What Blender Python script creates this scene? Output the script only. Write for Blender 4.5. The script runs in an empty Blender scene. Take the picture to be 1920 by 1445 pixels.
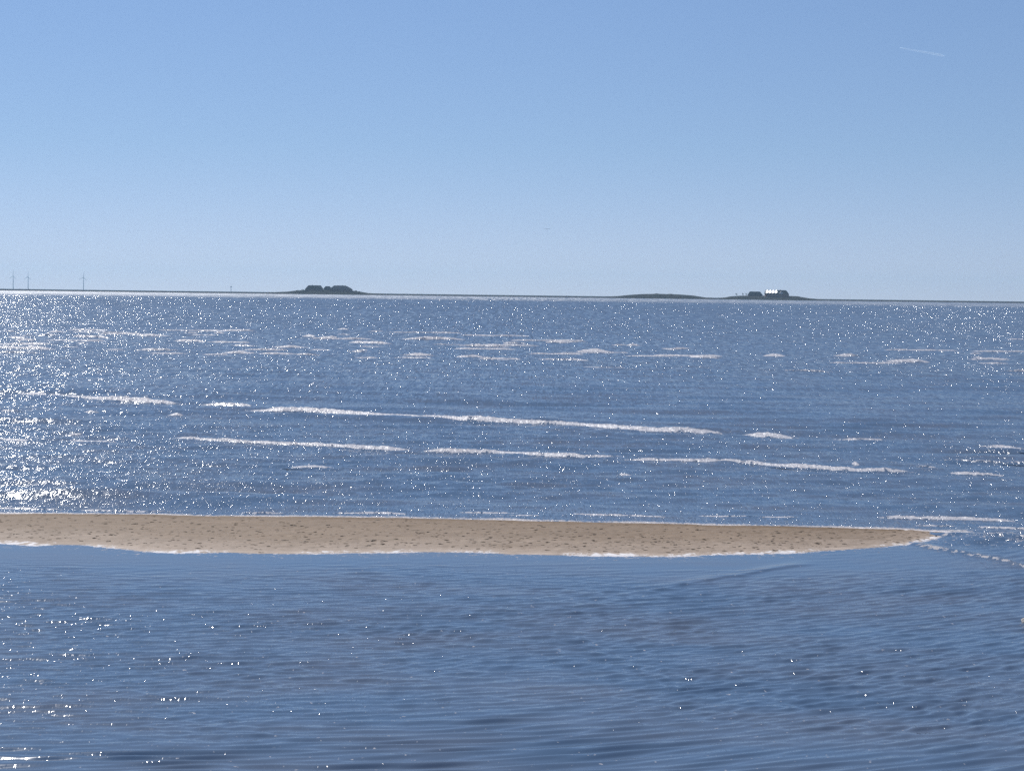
import bpy, bmesh, math, random
import numpy as np
from mathutils import Vector, Matrix

random.seed(7)
RNG = np.random.default_rng(11)
SC = bpy.context.scene
COL = SC.collection
R = math.radians

# ------------------------------------------------------------------ camera
CAM_H = 3.3
FOC = 3400.0                       # focal length in photo pixels (1920 wide)
PITCH = math.atan(169.2 / FOC)     # looking slightly down
ROLL = R(0.716)
cd = bpy.data.cameras.new("camera")
cam = bpy.data.objects.new("camera", cd)
COL.objects.link(cam)
cd.sensor_width = 36.0
cd.lens = 36.0 * FOC / 1920.0
cd.clip_start = 0.1
cd.clip_end = 60000.0
fwd = Vector((0, math.cos(PITCH), -math.sin(PITCH)))
up0 = Vector((0, math.sin(PITCH), math.cos(PITCH)))
X = Vector((1, 0, 0))
right = X * math.cos(ROLL) + up0 * math.sin(ROLL)
up = up0 * math.cos(ROLL) - X * math.sin(ROLL)
m = Matrix.Identity(4)
m.col[0][:3] = right
m.col[1][:3] = up
m.col[2][:3] = -fwd
m.translation = (0, 0, CAM_H)
cam.matrix_world = m
SC.camera = cam

# ------------------------------------------------------------------ sky and sun
SUN_EL, SUN_AZ = R(48), R(-28)      # azimuth from +Y, negative = to the left
world = bpy.data.worlds.new("World")
SC.world = world
world.use_nodes = True
wn, wl = world.node_tree.nodes, world.node_tree.links
wn.clear()
wo = wn.new("ShaderNodeOutputWorld")
bg = wn.new("ShaderNodeBackground")
sky = wn.new("ShaderNodeTexSky")
sky.sky_type = 'NISHITA'
sky.sun_disc = False
sky.sun_elevation = SUN_EL
sky.sun_rotation = SUN_AZ
sky.altitude = 0
sky.air_density = 0.5
sky.dust_density = 0.0
sky.ozone_density = 3.0
bg.inputs[1].default_value = 0.109
# a pale spring sky: lift the look-up a little off the horizon and dim the very lowest band
wtc = wn.new("ShaderNodeTexCoord")
wmap = wn.new("ShaderNodeMapping"); wmap.vector_type = 'POINT'
wmap.inputs['Location'].default_value = (0, 0, 0.022)
wmap.inputs['Scale'].default_value = (1, 1, 0.80)
wl.new(wtc.outputs['Generated'], wmap.inputs[0]); wl.new(wmap.outputs[0], sky.inputs[0])
wsep = wn.new("ShaderNodeSeparateXYZ"); wl.new(wtc.outputs['Generated'], wsep.inputs[0])
ramp = wn.new("ShaderNodeValToRGB")
el = ramp.color_ramp.elements
el[0].position = 0.0; el[0].color = (0.94, 0.72, 0.71, 1)
el[1].position = 0.30; el[1].color = (1.0, 1.0, 1.0, 1)
e = el.new(0.08); e.color = (0.90, 0.84, 0.80, 1)
e = el.new(0.16); e.color = (1.0, 0.96, 0.93, 1)
wl.new(wsep.outputs[2], ramp.inputs[0])
wmul = wn.new("ShaderNodeMix"); wmul.data_type = 'RGBA'; wmul.blend_type = 'MULTIPLY'
wmul.inputs[0].default_value = 1.0
wl.new(sky.outputs[0], wmul.inputs[6]); wl.new(ramp.outputs[0], wmul.inputs[7])
wl.new(wmul.outputs[2], bg.inputs[0])
wl.new(bg.outputs[0], wo.inputs[0])

sd = bpy.data.lights.new("sun", 'SUN')
sd.energy = 4.5
sd.angle = R(0.53)
sd.color = (1.0, 0.97, 0.93)
sun = bpy.data.objects.new("sun", sd)
COL.objects.link(sun)
sdir = Vector((math.sin(SUN_AZ) * math.cos(SUN_EL), math.cos(SUN_AZ) * math.cos(SUN_EL), math.sin(SUN_EL)))
sun.rotation_euler = sdir.to_track_quat('Z', 'Y').to_euler()
sun.location = (-20, 60, 80)

SC.view_settings.view_transform = 'Standard'
SC.view_settings.look = 'None'
SC.view_settings.gamma = 1
SC.view_settings.exposure = 0.0
SC.render.engine = 'CYCLES'
SC.cycles.use_denoising = False
SC.cycles.max_bounces = 6
SC.cycles.volume_bounces = 1
SC.cycles.sample_clamp_indirect = 4.0


# ------------------------------------------------------------------ helpers
def ray(px, py):
    return fwd + right * ((px - 960.0) / FOC) + up * ((722.5 - py) / FOC)


def G(px, py, z=0.0):
    """where the line of sight through a photo pixel meets height z"""
    d = ray(px, py)
    t = (z - CAM_H) / d.z
    return (d.x * t, d.y * t)


def W(px, py, D):
    """the point at distance D in a photo pixel's direction"""
    d = ray(px, py)
    t = D / d.y
    return Vector((d.x * t, D, CAM_H + d.z * t))


def hash2(ix, iy, seed):
    h = (ix.astype(np.int64) * 374761393 + iy.astype(np.int64) * 668265263 + seed * 974634777) & 0xFFFFFFFF
    h = ((h ^ (h >> 13)) * 1274126177) & 0xFFFFFFFF
    h = h ^ (h >> 16)
    return (h & 0xFFFFFF) / float(0xFFFFFF)


def vnoise(x, y, seed=0):
    """smooth value noise in 0..1"""
    x = np.asarray(x, float)
    y = np.asarray(y, float) + 0 * x
    ix, iy = np.floor(x), np.floor(y)
    fx, fy = x - ix, y - iy
    fx = fx * fx * (3 - 2 * fx)
    fy = fy * fy * (3 - 2 * fy)
    a = hash2(ix, iy, seed)
    b = hash2(ix + 1, iy, seed)
    c = hash2(ix, iy + 1, seed)
    d = hash2(ix + 1, iy + 1, seed)
    return (a * (1 - fx) + b * fx) * (1 - fy) + (c * (1 - fx) + d * fx) * fy


def smooth(a, b, x):
    t = np.clip((x - a) / (b - a), 0, 1)
    return t * t * (3 - 2 * t)


def grid_mesh(name, P, mat, attrs=None, shade=True):
    """P: rows x cols x 3 array -> one mesh object"""
    nr, nc = P.shape[:2]
    me = bpy.data.meshes.new(name)
    me.vertices.add(nr * nc)
    me.vertices.foreach_set("co", P.astype(np.float32).ravel())
    idx = np.arange(nr * nc).reshape(nr, nc)
    q = np.stack([idx[:-1, :-1], idx[:-1, 1:], idx[1:, 1:], idx[1:, :-1]], -1).reshape(-1, 4)
    n = len(q)
    me.loops.add(n * 4)
    me.loops.foreach_set("vertex_index", q.ravel().astype(np.int32))
    me.polygons.add(n)
    me.polygons.foreach_set("loop_start", (np.arange(n) * 4).astype(np.int32))
    me.update(calc_edges=True)
    me.validate()
    if shade:
        me.polygons.foreach_set("use_smooth", np.ones(n, bool))
    for k, v in (attrs or {}).items():
        at = me.attributes.new(k, 'FLOAT', 'POINT')
        at.data.foreach_set("value", v.astype(np.float32).ravel())
    me.materials.append(mat)
    o = bpy.data.objects.new(name, me)
    COL.objects.link(o)
    return o


def tag(o, label=None, cat=None, group=None, kind=None):
    if label: o["label"] = label
    if cat: o["category"] = cat
    if group: o["group"] = group
    if kind: o["kind"] = kind
    return o


def empty(name, loc, rz=0.0):
    o = bpy.data.objects.new(name, None)
    COL.objects.link(o)
    o.location = loc
    o.rotation_euler = (0, 0, rz)
    o.empty_display_size = 0.5
    return o


def mesh_obj(name, verts, faces, mat, parent=None, smooth_=False):
    me = bpy.data.meshes.new(name)
    me.from_pydata([tuple(v) for v in verts], [], faces)
    bm = bmesh.new()
    bm.from_mesh(me)
    bmesh.ops.recalc_face_normals(bm, faces=bm.faces)
    bm.to_mesh(me)
    bm.free()
    if smooth_:
        me.polygons.foreach_set("use_smooth", np.ones(len(me.polygons), bool))
    me.materials.append(mat)
    o = bpy.data.objects.new(name, me)
    COL.objects.link(o)
    if parent: o.parent = parent
    return o


class MB:
    def __init__(self):
        self.v, self.f = [], []

    def add(self, vs, fs):
        b = len(self.v)
        self.v += [tuple(v) for v in vs]
        self.f += [tuple(i + b for i in f) for f in fs]

    def box(self, x0, x1, y0, y1, z0, z1):
        self.add([(x0, y0, z0), (x1, y0, z0), (x1, y1, z0), (x0, y1, z0),
                  (x0, y0, z1), (x1, y0, z1), (x1, y1, z1), (x0, y1, z1)],
                 [(0, 3, 2, 1), (4, 5, 6, 7), (0, 1, 5, 4), (1, 2, 6, 5), (2, 3, 7, 6), (3, 0, 4, 7)])

    def tube(self, pts, rad, n=8):
        rings = []
        for i, p in enumerate(pts):
            p = Vector(p)
            a = Vector(pts[max(i - 1, 0)])
            c = Vector(pts[min(i + 1, len(pts) - 1)])
            t = (c - a).normalized()
            u = t.cross(Vector((0.3, 1, 0.12))).normalized()
            w = t.cross(u)
            rings.append([p + (u * math.cos(2 * math.pi * k / n) + w * math.sin(2 * math.pi * k / n)) * rad[i] for k in range(n)])
        vs = [v for r_ in rings for v in r_]
        fs = [(i * n + k, i * n + (k + 1) % n, (i + 1) * n + (k + 1) % n, (i + 1) * n + k)
              for i in range(len(pts) - 1) for k in range(n)]
        fs += [tuple(range(n)), tuple(range((len(pts) - 1) * n, len(pts) * n))]
        self.add(vs, fs)

    def build(self, name, mat, parent=None, smooth_=False):
        return mesh_obj(name, self.v, self.f, mat, parent, smooth_)


# ------------------------------------------------------------------ materials
def mat_new(name):
    mt = bpy.data.materials.new(name)
    mt.use_nodes = True
    nt = mt.node_tree
    nt.nodes.clear()
    out = nt.nodes.new("ShaderNodeOutputMaterial")
    return mt, nt, out


def mth(nt, op, a, b=None, c=None, clamp=False):
    n = nt.nodes.new("ShaderNodeMath")
    n.operation = op
    n.use_clamp = clamp
    for i, v in enumerate((a, b, c)):
        if v is None: continue
        if isinstance(v, (int, float)): n.inputs[i].default_value = v
        else: nt.links.new(v, n.inputs[i])
    return n.outputs[0]


def vmath(nt, op, a, b=None, scale=None):
    n = nt.nodes.new("ShaderNodeVectorMath")
    n.operation = op
    for i, v in enumerate((a, b)):
        if v is None: continue
        if isinstance(v, (tuple, list)): n.inputs[i].default_value = v
        else: nt.links.new(v, n.inputs[i])
    if scale is not None:
        if isinstance(scale, (int, float)): n.inputs['Scale'].default_value = scale
        else: nt.links.new(scale, n.inputs['Scale'])
    return n.outputs[0]


def noise(nt, vec, scale=1.0, detail=0.0, dims='3D', rough=0.5):
    n = nt.nodes.new("ShaderNodeTexNoise")
    n.noise_dimensions = dims
    n.inputs['Scale'].default_value = scale
    n.inputs['Detail'].default_value = detail
    n.inputs['Roughness'].default_value = rough
    if vec is not None: nt.links.new(vec, n.inputs['Vector'])
    return n


def simple_mat(name, c1, c2, scale=1.0, rough=0.8, detail=3, metallic=0.0, bump=0.0, stretch=(1, 1, 1), spec=0.3):
    mt, nt, out = mat_new(name)
    p = nt.nodes.new("ShaderNodeBsdfPrincipled")
    tc = nt.nodes.new("ShaderNodeTexCoord")
    v = vmath(nt, 'MULTIPLY', tc.outputs['Object'], stretch)
    nz = noise(nt, v, scale, detail)
    mx = nt.nodes.new("ShaderNodeMix")
    mx.data_type = 'RGBA'
    k = mth(nt, 'MULTIPLY_ADD', nz.outputs[0], 2.4, -0.7, clamp=True)
    nt.links.new(k, mx.inputs[0])
    mx.inputs[6].default_value = (*c1, 1)
    mx.inputs[7].default_value = (*c2, 1)
    nt.links.new(mx.outputs[2], p.inputs['Base Color'])
    p.inputs['Roughness'].default_value = rough
    p.inputs['Metallic'].default_value = metallic
    p.inputs['Specular IOR Level'].default_value = spec
    if bump:
        b = nt.nodes.new("ShaderNodeBump")
        b.inputs['Strength'].default_value = bump
        nt.links.new(nz.outputs[0], b.inputs['Height'])
        nt.links.new(b.outputs[0], p.inputs['Normal'])
    nt.links.new(p.outputs[0], out.inputs[0])
    return mt


SLOPE = [0.33, 0.55, 0.70, 0.80, 0.85, 0.95]     # facet steepness for every octave of chop
GLINT = [330, 380, 430, 480, 520, 560]                # strength of the small steep facets
GSIZE = [(0.016, 0.07), (0.04, 0.36), (0.10, 2.2), (0.26, 13.0), (0.65, 60.0), (1.5, 220.0)]


def water_material():
    mt, nt, out = mat_new("sea_water")
    L = nt.links
    geo = nt.nodes.new("ShaderNodeNewGeometry")
    pos = geo.outputs['Position']
    sep = nt.nodes.new("ShaderNodeSeparateXYZ")
    L.new(pos, sep.inputs[0])
    ly = mth(nt, 'LOGARITHM', mth(nt, 'MAXIMUM', sep.outputs[1], 8.0), 2.5)   # log base 2.5 of y
    chop = nt.nodes.new("ShaderNodeAttribute"); chop.attribute_name = "chop"
    foam = nt.nodes.new("ShaderNodeAttribute"); foam.attribute_name = "foam"
    D0 = 20.0
    sizes = [(0.15, 0.06), (0.22, 0.36), (0.50, 1.7), (1.1, 8.0), (2.4, 32.0), (5.0, 100.0)]
    glit = nt.nodes.new('ShaderNodeAttribute'); glit.attribute_name = 'glitter'
    acc = gacc = None
    for k, (sx, sy) in enumerate(sizes):
        c = math.log(D0, 2.5) + k
        d = mth(nt, 'SUBTRACT', ly, c)
        if k == 0: d = mth(nt, 'MAXIMUM', d, 0.0)
        if k == len(sizes) - 1: d = mth(nt, 'MINIMUM', d, 0.0)
        w = mth(nt, 'SUBTRACT', 1.0, mth(nt, 'ABSOLUTE', d), clamp=True)
        v = vmath(nt, 'MULTIPLY', pos, (1 / sx, 1 / sy, 0.0))
        nz = noise(nt, v, 1.0, 1.7, '2D', 0.75)
        s = vmath(nt, 'SUBTRACT', nz.outputs['Color'], (0.5, 0.5, 0.5))
        s = vmath(nt, 'SCALE', s, scale=mth(nt, 'MULTIPLY', w, SLOPE[k]))
        acc = s if acc is None else vmath(nt, 'ADD', acc, s)
        # small steep facets that catch the sun now and then
        v = vmath(nt, 'MULTIPLY', pos, (1 / GSIZE[k][0], 1 / GSIZE[k][1], 0.0))
        ng = noise(nt, v, 1.0, 0.0, '2D')
        g = vmath(nt, 'SUBTRACT', ng.outputs['Color'], (0.5, 0.5, 0.5))
        g2 = vmath(nt, 'MULTIPLY', g, g)
        g = vmath(nt, 'MULTIPLY', vmath(nt, 'MULTIPLY', g2, g2), g)
        g = vmath(nt, 'SCALE', g, scale=mth(nt, 'MULTIPLY', mth(nt, 'MULTIPLY', mth(nt, 'MULTIPLY', w, 1.5, clamp=True), GLINT[k]), glit.outputs['Fac']))
        g = vmath(nt, 'MULTIPLY', g, (1.5, 1, 0))
        # the steep sides of the ripples face the shore
        gs = nt.nodes.new("ShaderNodeSeparateXYZ"); L.new(g, gs.inputs[0])
        gc = nt.nodes.new("ShaderNodeCombineXYZ"); L.new(mth(nt, 'MINIMUM', mth(nt, 'MAXIMUM', gs.outputs[0], -0.75), 0.75), gc.inputs[0])
        L.new(mth(nt, 'MAXIMUM', mth(nt, 'MULTIPLY', mth(nt, 'ABSOLUTE', gs.outputs[1]), -1.0), -0.75), gc.inputs[1])
        g = gc.outputs[0]
        gacc = g if gacc is None else vmath(nt, 'ADD', gacc, g)
    acc = vmath(nt, 'SCALE', acc, scale=chop.outputs['Fac'])
    # broad streaks where the wind ruffles the water more or less
    vs = vmath(nt, 'MULTIPLY', pos, (1 / 60.0, 1 / 14.0, 0.0))
    st = noise(nt, vs, 1.0, 2.0, '2D')
    stf = mth(nt, 'MULTIPLY_ADD', st.outputs[0], 2.6, -0.30)
    acc = vmath(nt, 'SCALE', acc, scale=stf)
    # visible facets lean towards the open side of each wave
    far = mth(nt, 'MULTIPLY_ADD', ly, 0.035, -0.11, clamp=True)
    cmb = nt.nodes.new("ShaderNodeCombineXYZ")
    L.new(mth(nt, 'MULTIPLY', mth(nt, 'MULTIPLY', far, -1.0), chop.outputs['Fac']), cmb.inputs[1])
    acc = vmath(nt, 'MULTIPLY', acc, (1, 1, 0))
    nrm = vmath(nt, 'ADD', vmath(nt, 'ADD', geo.outputs['Normal'], vmath(nt, 'ADD', acc, vmath(nt, 'SCALE', gacc, scale=mth(nt, 'SUBTRACT', 1.0, mth(nt, 'MULTIPLY', foam.outputs['Fac'], 0.35), clamp=True)))), cmb.outputs[0])
    # foam
    fn1 = noise(nt, pos, 14.0, 2.0, '3D', 0.7)
    ft = mth(nt, 'ADD', foam.outputs['Fac'], mth(nt, 'MULTIPLY_ADD', fn1.outputs[0], 2.2, -1.1))
    ff = mth(nt, 'MULTIPLY', mth(nt, 'SUBTRACT', ft, 0.42), 5.0, clamp=True)
    fr = vmath(nt, 'SCALE', vmath(nt, 'SUBTRACT', fn1.outputs['Color'], (0.5, 0.5, 0.5)), scale=mth(nt, 'MULTIPLY', ff, 2.2))
    fr2 = vmath(nt, 'SCALE', fr, scale=0.35)
    nrm = vmath(nt, 'NORMALIZE', vmath(nt, 'ADD', nrm, fr))
    # body colour: blue with silty olive clouds
    cn = noise(nt, vmath(nt, 'MULTIPLY', pos, (1 / 2.5, 1 / 1.2, 0)), 1.0, 3.0, '2D')
    mx = nt.nodes.new("ShaderNodeMix"); mx.data_type = 'RGBA'
    L.new(mth(nt, 'MULTIPLY_ADD', cn.outputs[0], 3.0, -1.1, clamp=True), mx.inputs[0])
    mx.inputs[6].default_value = (0.092, 0.150, 0.242, 1)
    mx.inputs[7].default_value = (0.112, 0.150, 0.218, 1)
    mf = nt.nodes.new("ShaderNodeMix"); mf.data_type = 'RGBA'
    L.new(ff, mf.inputs[0])
    L.new(mx.outputs[2], mf.inputs[6])
    mf.inputs[7].default_value = (0.94, 0.92, 0.95, 1)
    # light from within the water, under a glossy rippled skin; foam scatters evenly whatever way its bubbles face
    dfn = nt.nodes.new("ShaderNodeBsdfDiffuse")
    L.new(mf.outputs[2], dfn.inputs[0])
    flat = vmath(nt, 'SCALE', (0, 0, 1.0), scale=mth(nt, 'MULTIPLY', ff, 1.3))
    L.new(vmath(nt, 'NORMALIZE', vmath(nt, 'ADD', vmath(nt, 'ADD', geo.outputs['Normal'], vmath(nt, 'SCALE', acc, scale=0.5)), vmath(nt, 'ADD', flat, fr2))), dfn.inputs['Normal'])
    gls = nt.nodes.new("ShaderNodeBsdfGlossy")
    gls.distribution = 'GGX'
    L.new(nrm, gls.inputs['Normal'])
    # beyond the last resolved wavelets the surface acts as one rough sheet
    fy_ = mth(nt, 'MULTIPLY_ADD', mth(nt, 'MULTIPLY_ADD', st.outputs[0], 500.0, sep.outputs[1]), 1 / 420.0, -1150 / 420.0, clamp=True)
    rgh = mth(nt, 'ADD', mth(nt, 'MULTIPLY_ADD', ff, 0.20, 0.13), mth(nt, 'MULTIPLY', fy_, 0.29))
    L.new(rgh, gls.inputs['Roughness'])
    fre = nt.nodes.new("ShaderNodeFresnel"); fre.inputs[0].default_value = 1.33
    L.new(nrm, fre.inputs['Normal'])
    p = nt.nodes.new("ShaderNodeMixShader")
    L.new(fre.outputs[0], p.inputs[0]); L.new(dfn.outputs[0], p.inputs[1]); L.new(gls.outputs[0], p.inputs[2])
    # foam lets light through from behind
    tl = nt.nodes.new("ShaderNodeBsdfTranslucent")
    tl.inputs[0].default_value = (0.97, 0.95, 0.97, 1)
    sh = nt.nodes.new("ShaderNodeMixShader")
    L.new(mth(nt, 'MULTIPLY', ff, 0.5), sh.inputs[0])
    L.new(p.outputs[0], sh.inputs[1]); L.new(tl.outputs[0], sh.inputs[2])
    L.new(sh.outputs[0], out.inputs[0])
    return mt


M_WATER = water_material()


# ------------------------------------------------------------------ sandbar outline (both edges as functions of x)
TOP = [(-260, 957), (0, 963.5), (200, 964), (400, 967), (640, 970), (900, 975), (1200, 980), (1400, 985.5), (1600, 990), (1700, 992.5), (1800, 998)]
BOT = [(-260, 1010), (-60, 1016), (0, 1018), (60, 1023), (110, 1021), (160, 1021), (210, 1026), (260, 1032), (330, 1036), (450, 1037), (520, 1038.5), (640, 1037), (760, 1035),
       (900, 1035.5), (960, 1039), (1050, 1041), (1260, 1044), (1350, 1040), (1500, 1035), (1620, 1028), (1700, 1020), (1750, 1010), (1800, 999)]
top_w = np.array([G(*p) for p in TOP])
bot_w = np.array([G(*p) for p in BOT])
TIP_X = top_w[-1][0]


def ext(arr):
    """continue the edge to the left beyond the picture"""
    s = (arr[1][1] - arr[0][1]) / (arr[1][0] - arr[0][0])
    x0 = -60.0
    return np.vstack([[x0, arr[0][1] + s * 0.3 * (x0 - arr[0][0])], arr])


top_w, bot_w = ext(top_w), ext(bot_w)


def edge_far(x):
    y = np.interp(x, top_w[:, 0], top_w[:, 1])
    return y + (vnoise(x * 1.3, 0 * x, 3) - .5) * .14 + (vnoise(x * 5, 0 * x, 4) - .5) * .05


def edge_near(x):
    y = np.interp(x, bot_w[:, 0], bot_w[:, 1])
    return y + (vnoise(x * 1.1, 0 * x, 5) - .5) * .10 + (vnoise(x * 6, 0 * x, 6) - .5) * .05


# ------------------------------------------------------------------ the water surface
def wave_sum(x, y, dy, comps):
    """comps: (wavelength, kx, ky, amp, phase); waves too short for the local grid spacing dy (per row) are left to the shader"""
    z = np.zeros_like(x)
    for lam, kx, ky, a, ph in comps:
        lam_y = 2 * math.pi / max(abs(ky), 1e-3)
        wgt = smooth(2.4, 4.5, lam / dy)
        rows = np.nonzero(wgt[:, 0] > 0)[0]
        if len(rows) == 0: continue
        r0, r1 = rows[0], rows[-1] + 1
        z[r0:r1] += a * wgt[r0:r1] * np.sin(kx * x[r0:r1] + ky * y[r0:r1] + ph)
    return z


def build_water():
    # rows: about half a render pixel apart close by, wider farther off
    ys = [-8.0, -3.0, 2.0, 5.0, 7.0, 8.5, 9.5, 10.3, 10.9]
    y = 11.2
    while y < 3560:
        ys.append(y)
        q = 0.40 if y < 22 else 0.62 if y < 60 else 0.9
        y += max(0.013, q * y * y / (CAM_H * 1813.0))
    ys = np.array(ys + [3700.0])
    inner = np.arange(-0.345, 0.3451, 0.00062)
    t = np.concatenate([[-2.4, -1.2, -0.8, -0.6, -0.5, -0.43, -0.39, -0.36], inner, [0.36, 0.39, 0.43, 0.5, 0.6, 0.8, 1.2, 2.4]])
    Y = np.repeat(ys[:, None], len(t), 1)
    # jitter rows a little so that no line of quads shows
    Xw = (Y + 6.0) * t[None, :]
    Xw[:9] = (17.2) * t[None, :] + 0 * Xw[:9]
    dys = np.gradient(ys)[:, None]
    ef, en = edge_far(Xw), edge_near(Xw)
    tip = smooth(TIP_X - 0.6, TIP_X + 2.5, Xw)
    # --- open sea beyond the bar
    comps = []
    N = 90
    for i in range(N):
        lam = 0.13 * (4.2 / 0.13) ** ((i + RNG.random()) / N)
        th = RNG.normal(0, 0.36 if lam < 1.2 else 0.2) + 0.10
        s = 0.14 * math.sqrt(2.0 / N) * (1.25 if lam < 1.0 else 0.85)
        k = 2 * math.pi / lam
        comps.append((lam, k * math.sin(th), k * math.cos(th), s / k, RNG.random() * 6.28))
    wx = Xw + 0.25 * (vnoise(Xw * .8, Y * .8, 21) - .5)
    wy = Y + 0.25 * (vnoise(Xw * .7, Y * .9, 22) - .5)
    zs = wave_sum(wx, wy, dys, comps)
    mod = 0.45 + 1.1 * vnoise(Xw * .22, Y * .35, 23) * (0.6 + 0.8 * vnoise(Xw * .9, Y * 1.2, 24))
    dist_f = Y - ef
    ramp_f = smooth(0.0, 3.0, dist_f) * 0.92 + 0.08
    zs *= mod * ramp_f
    # --- lagoon between the camera and the bar
    yl = Y - 0.12 * Xw - 0.034 * np.clip(Xw + 1.5, 0, None) ** 2 + 0.10 * (vnoise(Xw * .5, Y * .7, 31) - .5)
    lc = []
    for i in range(34):
        lam = 0.10 * (0.27 / 0.10) ** ((i + RNG.random()) / 34)
        th = RNG.normal(0, 0.10)
        s = 0.22 * math.sqrt(2.0 / 34)
        k = 2 * math.pi / lam
        lc.append((lam, k * math.sin(th), k * math.cos(th), s / k, RNG.random() * 6.28))
    z_long = wave_sum(Xw, yl, dys, lc)
    lc = []
    for i in range(46):
        lam = 0.08 * (0.34 / 0.08) ** ((i + RNG.random()) / 46)
        th = RNG.normal(0.0, 0.42)
        s = 0.118 * math.sqrt(2.0 / 46)
        k = 2 * math.pi / lam
        lc.append((lam, k * math.sin(th), k * math.cos(th), s / k, RNG.random() * 6.28))
    z_chop = wave_sum(Xw, yl, dys, lc)
    cm = smooth(12.8, 15.2, Y + 1.1 * (vnoise(Xw * .4, Y * .6, 33) - .5) * 2 + 0.15 * Xw * 0)
    dist_n = en - Y
    calm = smooth(0.5, 3.8, dist_n + 1.2 * (vnoise(Xw * .25, Y * .5, 34) - .5) + 0.5 * smooth(1, 5, Xw))
    patch = 0.5 + 1.0 * vnoise(Xw * .55, Y * .9, 35) * (0.5 + vnoise(Xw * 1.7, Y * 2.6, 36))
    z_near = (z_long * (0.42 + 0.73 * (1 - cm)) * (0.6 + 0.7 * vnoise(Xw * .4, Y * 1.5, 37)) + z_chop * cm * patch) * (0.05 + 0.95 * calm)
    # single curved ripples running off the bar
    for k in range(8):
        off = 0.55 + 0.52 * k + 0.12 * math.sin(k * 2.1)
        yy = np.interp(Xw, [-12, -6, -2, 2, 6, 12], np.array([22.15, 21.9, 22.3, 22.9, 23.5, 24.2])) - off + 0.10 * np.sin(Xw * .6 + k * 1.7)
        d = (Y - yy)
        amp = 0.0045 * vnoise(Xw * .33 + k * 13.1, 0 * Xw, 41 + k) ** 1.5
        z_near += amp * np.exp(-(d / 0.085) ** 2) * smooth(0.05, 0.5, dist_n)
    # wave fronts wrapping round the tip of the bar
    fronts = [([(1180, 1118), (1290, 1094), (1380, 1080), (1450, 1066), (1540, 1055)], 0.018, 0.16),
              ([(1380, 1160), (1480, 1140), (1560, 1118)], 0.010, 0.14),
              ([(1640, 1120), (1730, 1148), (1800, 1180)], 0.012, 0.14),
              ([(1440, 1185), (1530, 1205), (1600, 1228)], 0.010, 0.12),
              ([(1800, 1150), (1860, 1166), (1930, 1170)], 0.022, 0.14),
              ([(1690, 1016), (1760, 1029), (1840, 1044), (1885, 1052), (1960, 1076)], 0.035, 0.20)]
    foam = np.zeros_like(Y)
    for j, (pl, hh, ww) in enumerate(fronts):
        w_ = np.array([G(*p) for p in pl])
        xx = np.clip(Xw, w_[0, 0], w_[-1, 0])
        yy = np.interp(xx, w_[:, 0], w_[:, 1]) + 0.08 * (vnoise(Xw * 4, 0 * Xw, 60 + j) - .5)
        d = Y - yy
        end = smooth(w_[0, 0] - .05, w_[0, 0] + .7, Xw) * (1 - smooth(w_[-1, 0] - .5, w_[-1, 0] + .05, Xw))
        if j == 5: end = smooth(w_[0, 0] - .05, w_[0, 0] + .3, Xw)
        prof = np.where(d < 0, np.exp(-(d / (ww * .45)) ** 2), np.exp(-(d / (ww * 1.6)) ** 2))
        z_near += hh * prof * end
        if j == 5:
            foam += end * np.exp(-((d + 0.05) / 0.10) ** 2) * (0.35 + 0.6 * vnoise(Xw * 3, Y * 3, 70))
    # --- blend lagoon and sea: inside the bar's line use lagoon, beyond its far edge sea
    mid = 0.5 * (ef + en)
    ysplit = np.where(Xw < TIP_X, mid, mid + (Xw - TIP_X) * 0.10)
    b = np.where(Xw < TIP_X, (Y > mid).astype(float), smooth(-1.2, 0.9, Y - ysplit))
    zz = z_near * (1 - b) + zs * b
    # confused chop by the tip
    tipz = smooth(TIP_X - 1.0, TIP_X + .3, Xw) * np.exp(-((Y - (ysplit - .55)) / 0.85) ** 2)
    zz += tipz * 1.3 * wave_sum(Xw * 1.07, Y * 1.13, dys, comps)
    # swash foam along both edges of the bar
    on = 1 - smooth(TIP_X - .1, TIP_X + .3, Xw)
    foam += on * np.exp(-((dist_f - 0.07) / 0.15) ** 2) * (0.45 + 0.75 * vnoise(Xw * 1.6, 0 * Xw, 71))
    foam += on * np.exp(-((dist_n + 0.0) / 0.06) ** 2) * (0.22 + 0.7 * vnoise(Xw * 2.1, Y * 2, 72))
    foam += 0.33 * on * np.exp(-((dist_n - 0.2) / 0.3) ** 2) * vnoise(Xw * 9, Y * 6, 73)
    foam += 0.48 * tipz * vnoise(Xw * 5, Y * 7, 74)
    chop = np.ones_like(Y)
    ch_n = (0.03 + 0.5 * calm * (0.15 + 0.85 * cm)) * (0.6 + .6 * vnoise(Xw * .6, Y * .8, 75)) * 0.7
    chop = ch_n * (1 - b) + b * (0.35 + 0.65 * smooth(0.2, 3.0, dist_f))
    chop = np.maximum(chop, tipz * 1.2)
    # how often a small facet is steep enough to flash: dense far out, sparse between the breakers, rare in the lagoon
    lg = np.log(np.maximum(Y, 10))
    gb = np.interp(lg, np.log([20, 27, 29, 34, 45, 55, 68, 85, 110, 160, 300, 800, 950, 3500]),
                   [.5, 1.0, .55, .62, .72, .40, .36, .85, 1.15, 1.0, 1.3, 1.5, 1.9, 2.0])
    pt = vnoise(Xw / (Y * .06), lg * 14, 76)
    gl = gb * (0.52 + 0.52 * pt + 0.42 * vnoise(Xw / (Y * .022), lg * 42, 79)) * b + (1 - b) * 0.14 * (0.5 + 1.0 * vnoise(Xw * .8, Y * 1.1, 77)) * calm * (0.25 + 0.75 * cm)
    gl = np.where(dist_f > 0, gl + 0.75 * np.exp(-((dist_f - .55) / .55) ** 2) * b, gl)
    gl = np.maximum(gl, tipz * 1.1)
    P = np.stack([Xw, Y, zz], -1)
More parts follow.
